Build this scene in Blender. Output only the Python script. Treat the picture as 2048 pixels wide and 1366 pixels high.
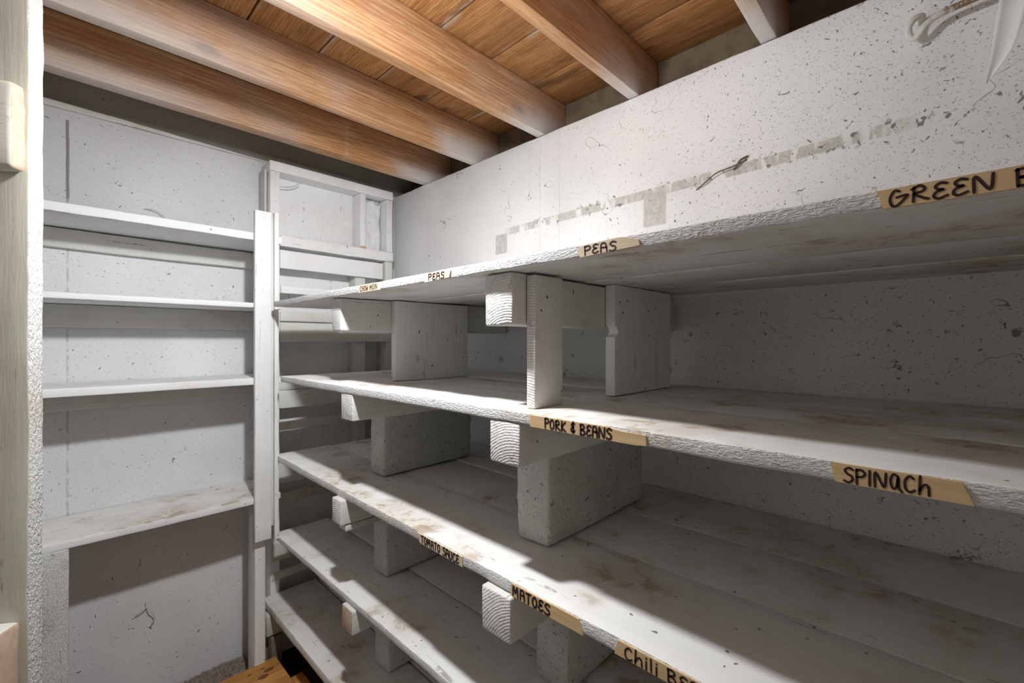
import bpy, bmesh, math, random
from mathutils import Vector, noise, Matrix

for o in list(bpy.data.objects): bpy.data.objects.remove(o, do_unlink=True)
C = bpy.context.scene.collection
H = 1.37                      # eye height: all z below are given relative to the eye, floor at -H
random.seed(7)

# ------------------------------------------------------------------ camera, world, exposure
F_PX = 889.5
YAW = math.atan((1024 - 105) / F_PX)
cd = bpy.data.cameras.new('camera'); cam = bpy.data.objects.new('camera', cd); C.objects.link(cam)
cam.location = (0, 0, H); cam.rotation_euler = (math.pi / 2, 0, -YAW)
cd.sensor_width = 36; cd.lens = F_PX / 2048 * 36; cd.shift_y = -0.0007
cd.clip_start = 0.02
bpy.context.scene.camera = cam
w = bpy.data.worlds.new('world'); bpy.context.scene.world = w; w.use_nodes = True
w.node_tree.nodes['Background'].inputs[0].default_value = (1.0, 0.88, 0.74, 1)
w.node_tree.nodes['Background'].inputs[1].default_value = 0.64
vs = bpy.context.scene.view_settings
vs.view_transform = 'Standard'; vs.look = 'None'; vs.gamma = 1; vs.use_curve_mapping = False
vs.exposure = 0.0
BULB = (0.345, 0.698, 0.64); BULB_STRENGTH = 345.0; BULB_COL = (0.95, 0.98, 1.0)
sd_ = bpy.data.lights.new('added_fill_spot', 'SPOT'); sd_.energy = 47; sd_.color = BULB_COL; sd_.spot_size = math.radians(165); sd_.spot_blend = 0.9; sd_.shadow_soft_size = 0.03
aim = Vector((0.15, 0.50, -0.90)).normalized()                 # light added at the bulb: flood pointing down, tilted a little towards the corner
fill_flood = bpy.data.objects.new('added_fill_spot', sd_); C.objects.link(fill_flood)
fill_flood.location = Vector((BULB[0], BULB[1], BULB[2] + H)) + aim * 0.048; fill_flood.rotation_euler = aim.to_track_quat('-Z', 'Y').to_euler()

# ------------------------------------------------------------------ material helpers
class NT:
    def __init__(s, name):
        s.m = bpy.data.materials.new(name); s.m.use_nodes = True
        s.t = s.m.node_tree; s.b = s.t.nodes['Principled BSDF']
        s.b.inputs['Roughness'].default_value = 0.75
        s.b.inputs['Specular IOR Level'].default_value = 0.25
        s.tc = s.t.nodes.new('ShaderNodeTexCoord'); s.oi = s.t.nodes.new('ShaderNodeObjectInfo')
        s.geo = s.t.nodes.new('ShaderNodeNewGeometry')
    def put(s, sock, v):
        if hasattr(v, 'links') or isinstance(v, bpy.types.NodeSocket): s.t.links.new(v, sock)
        elif isinstance(v, (tuple, list)) and len(v) == 3 and sock.type == 'RGBA': sock.default_value = (*v, 1)
        else: sock.default_value = v
    def math(s, op, a, b=0.0, c=None, clamp=False):
        n = s.t.nodes.new('ShaderNodeMath'); n.operation = op; n.use_clamp = clamp
        s.put(n.inputs[0], a); s.put(n.inputs[1], b)
        if c is not None: s.put(n.inputs[2], c)
        return n.outputs[0]
    def mix(s, f, a, b, blend='MIX'):
        n = s.t.nodes.new('ShaderNodeMix'); n.data_type = 'RGBA'; n.blend_type = blend
        s.put(n.inputs[0], f); s.put(n.inputs[6], a); s.put(n.inputs[7], b); return n.outputs[2]
    def coords(s, scale=(1, 1, 1), rnd=True, src=None):
        v = src or s.tc.outputs['Object']
        if rnd:
            a = s.t.nodes.new('ShaderNodeVectorMath'); a.operation = 'ADD'
            k = s.math('MULTIPLY', s.oi.outputs['Random'], 37.0)
            cx = s.t.nodes.new('ShaderNodeCombineXYZ'); s.put(cx.inputs[0], k); s.put(cx.inputs[1], k); s.put(cx.inputs[2], k)
            s.put(a.inputs[0], v); s.put(a.inputs[1], cx.outputs[0]); v = a.outputs[0]
        m = s.t.nodes.new('ShaderNodeMapping'); s.put(m.inputs['Vector'], v); m.inputs['Scale'].default_value = scale
        return m.outputs[0]
    def noise(s, vec, scale, detail=4, rough=0.55, dist=0.0):
        n = s.t.nodes.new('ShaderNodeTexNoise'); s.put(n.inputs['Vector'], vec); n.inputs['Scale'].default_value = scale
        n.inputs['Detail'].default_value = detail; n.inputs['Roughness'].default_value = rough; n.inputs['Distortion'].default_value = dist
        return n.outputs['Fac']
    def voro(s, vec, scale, rnd=1.0, feature='F1'):
        n = s.t.nodes.new('ShaderNodeTexVoronoi'); n.feature = feature; s.put(n.inputs['Vector'], vec); n.inputs['Scale'].default_value = scale
        n.inputs['Randomness'].default_value = rnd
        return n
    def ramp(s, f, a, b, smooth=True):
        n = s.t.nodes.new('ShaderNodeMapRange'); n.interpolation_type = 'SMOOTHSTEP' if smooth else 'LINEAR'
        s.put(n.inputs['Value'], f); s.put(n.inputs['From Min'], a); s.put(n.inputs['From Max'], b); return n.outputs[0]
    def bump(s, h, strength=0.4, dist=0.002, normal=None):
        n = s.t.nodes.new('ShaderNodeBump'); n.inputs['Strength'].default_value = strength; n.inputs['Distance'].default_value = dist
        s.put(n.inputs['Height'], h)
        if normal is not None: s.put(n.inputs['Normal'], normal)
        return n.outputs[0]
    def sep(s, v=None):
        n = s.t.nodes.new('ShaderNodeSeparateXYZ'); s.put(n.inputs[0], v or s.geo.outputs['Position']); return n.outputs
    def boxmask(s, a, a0, a1, b, b0, b1, soft=0.004):
        m = s.math('MULTIPLY', s.ramp(a, a0 - soft, a0 + soft), s.ramp(a, a1 + soft, a1 - soft))
        k = s.math('MULTIPLY', s.ramp(b, b0 - soft, b0 + soft), s.ramp(b, b1 + soft, b1 - soft))
        return s.math('MULTIPLY', m, k)
    def done(s, col=None, nor=None, rough=None):
        if col is not None: s.put(s.b.inputs['Base Color'], col)
        if nor is not None: s.put(s.b.inputs['Normal'], nor)
        if rough is not None: s.put(s.b.inputs['Roughness'], rough)
        return s.m

def distorted(s, vec, scale, amt):
    n = s.t.nodes.new('ShaderNodeTexNoise'); s.put(n.inputs['Vector'], vec); n.inputs['Scale'].default_value = scale; n.inputs['Detail'].default_value = 0
    a = s.t.nodes.new('ShaderNodeVectorMath'); a.operation = 'MULTIPLY_ADD'
    s.put(a.inputs[0], n.outputs['Color']); a.inputs[1].default_value = (amt,) * 3; s.put(a.inputs[2], vec)
    return a.outputs[0]

def pits(s, vec, scale, size, keep, dist=0.02, dscale=40):
    """dark bug-holes: a random share of voronoi cells"""
    v = s.voro(distorted(s, vec, dscale, dist), scale)
    sel = s.t.nodes.new('ShaderNodeSeparateColor'); s.put(sel.inputs[0], v.outputs['Color'])
    inside = s.ramp(v.outputs['Distance'], size, size * 0.55)
    return s.math('MULTIPLY', inside, s.math('GREATER_THAN', sel.outputs[0], s.math('SUBTRACT', 1.0, keep)))

def mat_concrete(name, base, pitcol=(0.10, 0.09, 0.08), keep=0.35, right=False, seam=False):
    s = NT(name); p = s.geo.outputs['Position']; xyz = s.sep()
    if right:
        near = s.ramp(xyz[1], 1.5, 0.0)                       # more bug-holes in the near stretch of the wall
        k1 = s.math('MULTIPLY_ADD', near, 0.42, 0.05); k2 = s.math('MULTIPLY_ADD', near, 0.14, 0.015)
    else: k1 = keep * 0.5; k2 = keep * 0.18
    a = pits(s, p, 210, 0.33, k1, 0.010, 110)
    b = pits(s, p, 75, 0.24, k2, 0.03, 60)
    c = pits(s, p, 24, 0.13, s.math('MULTIPLY', k2, 1.0), 0.07, 40)
    rot = s.t.nodes.new('ShaderNodeMapping'); s.put(rot.inputs['Vector'], p); rot.inputs['Rotation'].default_value = (0.6, 0.5, 0.3); rot.inputs['Scale'].default_value = (1, 1, 2.6)
    scuff = s.ramp(s.noise(distorted(s, rot.outputs[0], 25, 0.03), 62, 3, 0.62), 0.68, 0.715)
    scuff = s.math('MULTIPLY', scuff, s.math('MULTIPLY_ADD', near, 0.75, 0.1) if right else 0.7)
    c = s.math('MAXIMUM', c, s.math('MULTIPLY', scuff, 0.8))
    allp = s.math('MAXIMUM', s.math('MAXIMUM', s.math('MULTIPLY', a, 0.7), b), c)
    if right:                                               # bare worn scars, only on the lower and near part
        sc = s.noise(p, 22, 5, 0.78)
        low = s.ramp(xyz[2], H + 0.30, H + 0.05)
        sc = s.math('MULTIPLY', s.ramp(sc, 0.63, 0.66), s.math('MAXIMUM', s.math('MULTIPLY', s.ramp(xyz[1], 0.6, -0.1), 0.8), s.math('MULTIPLY', low, 0.9)))
        allp = s.math('MAXIMUM', allp, sc)
    ck = s.math('MULTIPLY', s.ramp(s.math('ABSOLUTE', s.math('SUBTRACT', s.noise(p, 3.1, 4, 0.6), 0.5)), 0.0032, 0.0010), s.ramp(s.noise(p, 5.5, 1), 0.56, 0.64))
    allp = s.math('MAXIMUM', allp, s.math('MULTIPLY', ck, 0.8))
    blot = s.noise(p, 2.2, 2, 0.6); fine = s.noise(p, 60, 2, 0.7)
    col = s.mix(s.ramp(blot, 0.35, 0.7), base, tuple(v * 0.88 for v in base))
    col = s.mix(s.math('MULTIPLY', s.ramp(fine, 0.55, 0.8), 0.25), col, tuple(v * 0.7 for v in base))
    h = s.math('MULTIPLY_ADD', b, -0.9, s.math('MULTIPLY', fine, 0.35))
    if seam == 'right':
        z = s.math('SUBTRACT', xyz[2], s.math('MULTIPLY_ADD', s.math('SUBTRACT', 1.3, xyz[1]), 0.022, H + 0.434))
        az = s.math('ABSOLUTE', z)
        brk = s.noise(s.coords((1, 14, 3), False, p), 1.6, 3, 0.6)
        band = s.math('MULTIPLY', s.ramp(az, 0.0165, 0.012), s.math('MULTIPLY', s.ramp(brk, 0.40, 0.50), s.math('MULTIPLY', s.ramp(xyz[1], 1.28, 1.2), s.ramp(xyz[1], 0.0, 0.12))))
        for (y0, y1, z0, z1) in ((1.25, 1.315, H + 0.352, H + 0.43), (0.588, 0.660, H + 0.347, H + 0.455)):
            band = s.math('MAXIMUM', band, s.boxmask(xyz[1], y0, y1, xyz[2], z0, z1))
        band = s.math('MULTIPLY', band, s.math('MULTIPLY_ADD', fine, 0.8, 0.25))
        col = s.mix(band, col, (0.40, 0.39, 0.345))
        crumbs = s.math('MULTIPLY', s.ramp(az, 0.03, 0.01), s.ramp(s.noise(p, 48, 2, 0.7), 0.60, 0.66))
        crumbs = s.math('MULTIPLY', crumbs, s.ramp(xyz[1], 1.2, 1.0))
        allp = s.math('MAXIMUM', allp, crumbs)
        for y in (1.075, 0.985):                            # faint upright form-board lines
            l = s.ramp(s.math('ABSOLUTE', s.math('SUBTRACT', xyz[1], y)), 0.005, 0.001)
            h = s.math('MULTIPLY_ADD', l, 0.5, h)
    if seam == 'back':
        l = s.math('ABSOLUTE', s.math('SUBTRACT', xyz[0], s.math('MULTIPLY_ADD', s.noise(p, 18, 3), 0.006, 0.032)))
        m = s.math('MULTIPLY', s.ramp(l, 0.0045, 0.0012), s.ramp(s.noise(p, 30, 3), 0.40, 0.55))
        up = s.ramp(xyz[2], H + 0.46, H + 0.48)
        m = s.math('MAXIMUM', m, s.math('MULTIPLY', s.ramp(l, 0.005, 0.003), up))
        m = s.math('MULTIPLY', m, s.ramp(xyz[2], H + 0.74, H + 0.735))
        allp = s.math('MAXIMUM', allp, s.math('MULTIPLY', m, s.math('MULTIPLY_ADD', up, 0.45, 0.45)))
    if right:
        h = s.math('MULTIPLY_ADD', s.noise(p, 11, 2, 0.6), 0.6, h)
    col = s.mix(s.math('MULTIPLY', allp, 0.78), col, pitcol)
    return s.done(col, s.bump(h, 0.65, 0.004), 0.8)

AX = {'x': (0.07, 1, 1), 'y': (1, 0.07, 1), 'z': (1, 1, 0.07)}
def mat_paint(name, base, axis='y', stain=0.25, staincol=(0.36, 0.25, 0.17), grain=0.35, specks=0.3, rough_sawn=False, dirt=0.3):
    s = NT(name); v = s.coords(AX[axis]); o = s.coords()
    g = s.noise(v, 80, 3, 0.7); big = s.noise(o, 4.5, 3, 0.6); med = s.noise(o, 19, 4, 0.7, 0.6)
    col = s.mix(s.math('MULTIPLY', s.ramp(g, 0.5, 0.75), grain), base, tuple(c * 0.72 for c in base))
    d = s.math('MULTIPLY', s.ramp(big, 0.42, 0.72), dirt)
    col = s.mix(d, col, (base[0] * 0.66, base[1] * 0.575, base[2] * 0.48))
    st = s.math('MULTIPLY', s.math('MULTIPLY', s.ramp(big, 0.50, 0.66), s.ramp(med, 0.48, 0.62)), stain)
    col = s.mix(st, col, staincol)
    if specks:
        sp = pits(s, o, 60, 0.22, 0.12 * specks, 0.02, 50)
        col = s.mix(s.math('MULTIPLY', sp, 0.8), col, (0.07, 0.055, 0.045))
    ax = {'x': (0.02, 1, 1), 'y': (1, 0.02, 1), 'z': (1, 1, 0.02)}[axis]
    chk = s.math('MULTIPLY', s.ramp(s.math('ABSOLUTE', s.math('SUBTRACT', s.noise(s.coords(ax), 17, 2, 0.55), 0.5)), 0.006, 0.0015), s.ramp(med, 0.50, 0.60))
    chk = s.math('MULTIPLY', chk, 0.35 + grain)
    col = s.mix(chk, col, (0.16, 0.13, 0.10))
    h = s.math('MULTIPLY', g, 1.0)
    if rough_sawn:
        sv = {'y': (1, 0.45, 1.6), 'x': (0.45, 1, 1.6), 'z': (1.6, 1, 0.45)}[axis]
        rs = s.noise(s.coords(sv), 260, 2, 0.7, 0.5)
        h = s.math('MULTIPLY', rs, 2.8)
        bare = s.math('MULTIPLY', s.math('MULTIPLY', s.ramp(big, 0.56, 0.64), s.ramp(rs, 0.44, 0.56)), 0.55)
        col = s.mix(bare, col, (0.46, 0.34, 0.25))
        return s.done(col, s.bump(h, 0.75, 0.0028), 0.8)
    return s.done(col, s.bump(h, 0.35, 0.0018), 0.6)

def mat_endgrain(name, base, ring=(0.30, 0.19, 0.11), amt=0.30):
    s = NT(name); o = s.coords()
    n = s.t.nodes.new('ShaderNodeTexWave'); n.wave_type = 'RINGS'; n.rings_direction = 'X'
    a = s.t.nodes.new('ShaderNodeVectorMath'); a.operation = 'ADD'; s.put(a.inputs[0], s.tc.outputs['Object'])
    cx = s.t.nodes.new('ShaderNodeCombineXYZ'); s.put(cx.inputs[1], s.math('MULTIPLY_ADD', s.oi.outputs['Random'], 0.12, -0.02)); cx.inputs[2].default_value = 0.05
    s.put(a.inputs[1], cx.outputs[0]); s.put(n.inputs['Vector'], a.outputs[0])
    n.inputs['Scale'].default_value = 62; n.inputs['Distortion'].default_value = 3.5; n.inputs['Detail'].default_value = 2; n.inputs['Detail Scale'].default_value = 0.6
    f = s.noise(o, 120, 2, 0.7)
    patch = s.ramp(s.noise(o, 14, 1), 0.42, 0.6)
    col = s.mix(s.math('MULTIPLY', s.math('MULTIPLY', s.ramp(n.outputs['Fac'], 0.55, 0.2), amt), patch), base, ring)
    crk = s.ramp(s.math('ABSOLUTE', s.math('SUBTRACT', s.noise(o, 11, 3, 0.6), 0.5)), 0.010, 0.002)
    col = s.mix(s.math('MULTIPLY', crk, 0.35), col, (0.15, 0.11, 0.08))
    h = s.math('MULTIPLY_ADD', n.outputs['Fac'], 0.32, s.math('MULTIPLY', f, 1.1))
    return s.done(col, s.bump(h, 0.6, 0.002), 0.8)

def mat_block(name, base):
    s = NT(name); o = s.coords()
    a = pits(s, o, 150, 0.34, 0.42, 0.01, 90); b = pits(s, o, 70, 0.26, 0.22, 0.02, 60)
    al = s.math('MAXIMUM', s.math('MULTIPLY', a, 0.75), b)
    f = s.noise(o, 130, 2, 0.75); big = s.noise(o, 7, 2)
    col = s.mix(s.ramp(big, 0.4, 0.65), base, tuple(c * v for c, v in zip(base, (0.86, 0.87, 0.85))))
    col = s.mix(s.math('MULTIPLY', al, 0.72), col, (0.10, 0.095, 0.085))
    h = s.math('MULTIPLY_ADD', f, 1.1, s.math('MULTIPLY', b, -0.8))
    return s.done(col, s.bump(h, 0.8, 0.0035), 0.9)

def mat_wood(name, dark, light, axis='x', white=None, haze=0.0, scale=1.0, seamhaze=False):
    s = NT(name); v = s.coords(tuple(c * scale for c in AX[axis])); o = s.coords()
    g = s.noise(v, 34, 4, 0.65, 1.2); g2 = s.noise(v, 190, 2, 0.7)
    rgb = s.mix(s.ramp(g, 0.32, 0.68), dark, light)
    rgb = s.mix(s.math('MULTIPLY', s.ramp(g2, 0.48, 0.66), 0.5), rgb, tuple(c * 0.55 for c in dark))
    wv = s.t.nodes.new('ShaderNodeTexWave'); wv.bands_direction = 'Z' if axis == 'x' else 'X'
    s.put(wv.inputs['Vector'], v); wv.inputs['Scale'].default_value = 26; wv.inputs['Distortion'].default_value = 9
    wv.inputs['Detail'].default_value = 2; wv.inputs['Detail Scale'].default_value = 0.35
    rgb = s.mix(s.math('MULTIPLY', s.ramp(wv.outputs['Fac'], 0.62, 0.95), 0.42), rgb, tuple(c * 0.6 for c in dark))
    tint = s.math('MULTIPLY', s.oi.outputs['Random'], 0.35)
    rgb = s.mix(tint, rgb, tuple(c * 0.6 for c in dark))
    big = s.noise(o, 3.0, 2, 0.6)
    rgb = s.mix(s.math('MULTIPLY', s.ramp(big, 0.55, 0.75), 0.45), rgb, tuple(c * 0.45 for c in dark))
    kn = s.voro(s.coords((0.45, 0.0, 1) if axis == 'x' else (1, 0.45, 0.0)), 5.0)
    kd = s.ramp(s.math('MULTIPLY_ADD', g2, 0.03, kn.outputs['Distance']), 0.125, 0.05)
    rgb = s.mix(s.math('MULTIPLY', kd, 0.75), rgb, tuple(c * 0.35 for c in dark))
    h = s.math('MULTIPLY', g2, 1.2)
    if white:                                              # overspray, thickest at the wall; low whitening and haze also paint in lamplight
        xyz = s.sep()
        wob = s.math('MULTIPLY', s.math('SUBTRACT', s.noise(o, 6, 2), 0.5), 0.28)
        wz = s.ramp(s.math('SUBTRACT', xyz[2], s.math('MULTIPLY', wob, 0.4)), H + 0.885, H + 0.765)
        e = s.math('MULTIPLY', s.ramp(s.math('ADD', xyz[0], wob), 0.98, 1.24), s.math('MULTIPLY_ADD', wz, 0.8, 0.12))
        lo = s.math('MULTIPLY', s.ramp(s.math('ADD', xyz[0], wob), 0.62, 0.1), s.math('MULTIPLY', wz, 0.62))
        streak = s.math('MULTIPLY', s.ramp(s.noise(s.coords((1, 0.01, 0.03), True), 11, 2), 0.62, 0.74), 0.26)
        hz = s.math('MULTIPLY', s.ramp(big, 0.4, 0.75), haze)
        m = s.math('MAXIMUM', s.math('MAXIMUM', e, lo), s.math('MAXIMUM', streak, hz))
        rgb = s.mix(m, rgb, white)
    if seamhaze:
        gx = s.sep(s.tc.outputs['Generated'])[0]
        ed = s.ramp(s.math('ABSOLUTE', s.math('SUBTRACT', gx, 0.5)), 0.40, 0.5)
        ed = s.math('MULTIPLY', ed, s.ramp(s.noise(o, 6, 2), 0.45, 0.7))
        rgb = s.mix(s.math('MULTIPLY', ed, 0.7), rgb, (0.52, 0.46, 0.40))
        dk = s.math('MULTIPLY', s.ramp(s.noise(s.coords((1, 0.35, 1)), 9, 3, 0.65, 0.8), 0.54, 0.68), 0.62)
        rgb = s.mix(dk, rgb, (0.07, 0.035, 0.018))
    return s.done(rgb, s.bump(h, 0.35, 0.0025), 0.6)

def mat_plain(name, col, rough=0.7, metallic=0.0, var=0.2, scale=40, bump=0.2):
    s = NT(name); n = s.noise(s.coords(), scale, 2, 0.6)
    c = s.mix(s.math('MULTIPLY', s.ramp(n, 0.4, 0.7), var), col, tuple(v * 0.5 for v in col))
    s.b.inputs['Metallic'].default_value = metallic
    return s.done(c, s.bump(n, bump, 0.001), rough)

M = {}
WHITE = (0.81, 0.81, 0.815); CREAM = (0.72, 0.71, 0.68)
M['wall_r'] = mat_concrete('painted_concrete_right', (0.80, 0.80, 0.805), right=True, seam='right')
M['wall_b'] = mat_concrete('painted_concrete_back', (0.76, 0.76, 0.775), keep=0.30, seam='back')
M['wall_o'] = mat_concrete('painted_concrete_side', (0.68, 0.67, 0.65), keep=0.2)
M['floor'] = mat_plain('dark_dirt_floor', (0.07, 0.052, 0.04), 0.95, var=0.7, scale=14, bump=0.8)
for a in 'xyz':
    M['white_' + a] = mat_paint('white_paint_' + a, WHITE, a, 0.10, dirt=0.12, grain=0.18)
    M['shelf_' + a] = mat_paint('worn_shelf_paint_' + a, (0.81, 0.80, 0.785), a, 0.8, staincol=(0.44, 0.32, 0.215), dirt=0.55, grain=0.22, specks=0.55)
    M['sawn_' + a] = mat_paint('rough_sawn_paint_' + a, (0.76, 0.76, 0.76), a, 0.2, dirt=0.15, grain=0.2, specks=0, rough_sawn=True)
    M['cream_' + a] = mat_paint('cream_paint_' + a, (0.66, 0.655, 0.62), a, 0.18, dirt=0.22, grain=0.3, specks=0.4)
    M['grimy_' + a] = mat_paint('grimy_paint_' + a, (0.60, 0.585, 0.54), a, 0.6, dirt=0.5, grain=0.4, specks=0.5)
for a in 'xz': M['beige_' + a] = mat_paint('beige_shade_' + a, (0.60, 0.575, 0.50), a, 0.12, dirt=0.25, grain=0.2, specks=0)  # beige puts grazing shade into the colour of the near plank's viewer side
M['upright'] = mat_paint('whitewashed_upright', (0.62, 0.615, 0.60), 'z', 0.1, dirt=0.2, grain=0.3, specks=0, rough_sawn=True)
M['end'] = mat_endgrain('painted_end_grain', (0.82, 0.82, 0.815))
M['end_bare'] = mat_endgrain('bare_end_grain', (0.62, 0.50, 0.40), (0.36, 0.24, 0.16), 0.5)
M['block'] = mat_block('concrete_block_paint', (0.60, 0.60, 0.575))
M['joist'] = mat_wood('orange_joist_wood', (0.45, 0.215, 0.088), (0.68, 0.405, 0.21), 'x', (0.66, 0.64, 0.635), haze=0.28)
M['deck'] = mat_wood('brown_deck_board', (0.33, 0.145, 0.05), (0.54, 0.28, 0.11), 'y', seamhaze=True, scale=1.3)
M['rim'] = mat_paint('grey_rim_paint', (0.30, 0.295, 0.265), 'x', 0.2, dirt=0.3, grain=0.3, specks=0.6)
M['rim_r'] = mat_plain('dusty_brown_rim', (0.22, 0.175, 0.12), 0.9, var=0.6, scale=16, bump=0.5)
M['pine'] = mat_wood('varnished_pine', (0.55, 0.24, 0.06), (0.72, 0.38, 0.12), 'x', scale=0.7)
M['knot'] = mat_plain('pine_knot', (0.20, 0.085, 0.03), 0.5, var=0.5, scale=90)
M['bare'] = mat_plain('bare_wood_patch', (0.55, 0.40, 0.30), 0.85, var=0.35, scale=60)
M['leg'] = mat_paint('grey_weathered_wood', (0.26, 0.22, 0.18), 'z', 0.2, dirt=0.5, grain=0.6)
M['tape'] = mat_paint('masking_tape', (0.70, 0.50, 0.28), 'y', 0.0, dirt=0.25, grain=0.10, specks=0)
M['tape2'] = mat_paint('pale_masking_tape', (0.74, 0.60, 0.44), 'y', 0.0, dirt=0.2, grain=0.10, specks=0)
M['ink'] = mat_plain('brown_marker_ink', (0.045, 0.024, 0.022), 0.6, var=0.3, scale=200)
M['ink_brown'] = mat_plain('faded_marker_ink', (0.14, 0.07, 0.035), 0.6, var=0.3, scale=200)
M['paper'] = mat_plain('white_paper', (0.86, 0.86, 0.88), 0.9, var=0.05, scale=20, bump=0.1)
M['wire'] = mat_plain('rusty_wire', (0.20, 0.15, 0.11), 0.6, 0.4, var=0.5, scale=120)
M['wire_w'] = mat_plain('painted_wire', (0.60, 0.59, 0.56), 0.6, var=0.3, scale=120)
M['carpet'] = mat_plain('beige_carpet_backing', (0.34, 0.27, 0.22), 1.0, var=0.4, scale=30, bump=0.6)
M['pile'] = mat_plain('beige_carpet_pile', (0.42, 0.34, 0.285), 1.0, var=0.4, scale=50, bump=0.3)
M['nail'] = mat_plain('nail_head', (0.22, 0.17, 0.13), 0.5, 0.6)
M['dark'] = mat_plain('shadow_gap_lining', (0.05, 0.045, 0.04), 0.95)
M['socket'] = mat_plain('porcelain_socket', (0.7, 0.69, 0.66), 0.3)

def rust_mat():
    s = NT('rusty_white_hook'); xyz = s.sep(); o = s.coords()
    r = s.math('MULTIPLY', s.ramp(s.math('MULTIPLY_ADD', s.math('SUBTRACT', s.noise(o, 45, 4), 0.5), 0.08, xyz[1]), 0.030, -0.012), 1.0)
    n = s.noise(o, 160, 4, 0.7)
    r = s.math('MULTIPLY', r, s.ramp(n, 0.36, 0.52))
    col = s.mix(r, (0.70, 0.69, 0.66), (0.24, 0.155, 0.10))
    return s.done(col, s.bump(n, 0.8, 0.003), 0.6)
M['hook'] = rust_mat()
em = bpy.data.materials.new('lit_bulb_glass'); em.use_nodes = True
b = em.node_tree.nodes['Principled BSDF']; b.inputs['Emission Color'].default_value = (*BULB_COL, 1); b.inputs['Emission Strength'].default_value = BULB_STRENGTH
M['bulb'] = em

# ------------------------------------------------------------------ object helpers
def tag(o, label=None, cat=None, group=None, kind=None):
    if label: o['label'] = label
    if cat: o['category'] = cat
    if group: o['group'] = group
    if kind: o['kind'] = kind
    return o
def empty(name, loc, **k):
    o = bpy.data.objects.new(name, None); C.objects.link(o); o.empty_display_size = 0.05
    o.location = (loc[0], loc[1], loc[2] + H); return tag(o, **k)
def place(o, parent):
    if parent is not None:
        o.parent = parent; o.matrix_parent_inverse = Matrix.Identity(4)
        o.location = Vector(o.location) - world_loc(parent)
    return o
def world_loc(o):
    p = Vector(o.location)
    while o.parent is not None: o = o.parent; p += Vector(o.location)
    return p
def mesh_obj(name, verts, faces, mats, parent=None, smooth=True, origin=None, idx=None):
    """verts eye-relative; the object's origin goes to the middle of its base"""
    V = [Vector(v) for v in verts]
    if origin is None:
        lo = [min(v[i] for v in V) for i in range(3)]; hi = [max(v[i] for v in V) for i in range(3)]
        origin = Vector(((lo[0] + hi[0]) / 2, (lo[1] + hi[1]) / 2, lo[2]))
    else: origin = Vector(origin)
    me = bpy.data.meshes.new(name); me.from_pydata([v - origin for v in V], [], faces)
    if not isinstance(mats, (list, tuple)): mats = [mats]
    for m in mats: me.materials.append(M[m] if isinstance(m, str) else m)
    if idx: me.polygons.foreach_set('material_index', idx)
    me.polygons.foreach_set('use_smooth', [smooth] * len(me.polygons)); me.update()
    bm = bmesh.new(); bm.from_mesh(me); bmesh.ops.recalc_face_normals(bm, faces=bm.faces); bm.to_mesh(me); bm.free()
    o = bpy.data.objects.new(name, me); C.objects.link(o); o.location = origin + Vector((0, 0, H))
    return place(o, parent)

def axis_pts(L, r, seg):
    n = max(1, int(round((L - 2 * r) / seg)))
    return [0, r * 0.3] + [r + (L - 2 * r) * i / n for i in range(n + 1)] + [L - r * 0.3, L]
def rbox(name, X, Y, Z, mat, parent=None, r=0.003, seg=0.06, jit=0.0012, freq=28, front=None, end=None, warp=None, right=None):
    """box with softened, slightly uneven arrises. front: material of the -X faces, end: material of the -Y faces"""
    lo = (X[0], Y[0], Z[0]); L = [X[1] - X[0], Y[1] - Y[0], Z[1] - Z[0]]
    r = min(r, min(L) * 0.45)
    P = [axis_pts(l, r, seg) for l in L]; n = [len(p) - 1 for p in P]
    vid = {}; V = []; sd = random.random() * 50
    def vert(i, j, k):
        key = (i, j, k)
        if key in vid: return vid[key]
        p = Vector((P[0][i], P[1][j], P[2][k]))
        c = Vector([min(max(p[a], r), L[a] - r) for a in range(3)])
        d = p - c
        if d.length > 1e-9: p = c + d.normalized() * r
        q = p + Vector(lo)
        if jit:
            nv = noise.noise_vector(q * freq + Vector((sd, 0, 0))) * jit + noise.noise_vector(q * 4 + Vector((0, sd, 0))) * jit * 0.8
            q = q + nv
        if warp: q = Vector(warp(q))
        vid[key] = len(V); V.append(q); return vid[key]
    Fc = []; idx = []
    mats = [mat]; fi = ei = 0
    if front: fi = len(mats); mats.append(front)
    if end: ei = len(mats); mats.append(end)
    ri = 0
    if right: ri = len(mats); mats.append(right)
    for a in range(3):
        u, v = [(1, 2), (2, 0), (0, 1)][a]
        for side in (0, n[a]):
            for i in range(n[u]):
                for j in range(n[v]):
                    q = []
                    for (di, dj) in ((0, 0), (1, 0), (1, 1), (0, 1)):
                        t = [0, 0, 0]; t[a] = side; t[u] = i + di; t[v] = j + dj; q.append(vert(*t))
                    if side == 0: q.reverse()
                    Fc.append(q); idx.append(fi if (a == 0 and side == 0) else ei if (a == 1 and side == 0) else ri if (a == 0 and side) else 0)
    o = mesh_obj(name, V, Fc, mats, parent, idx=idx)
    return o

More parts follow.
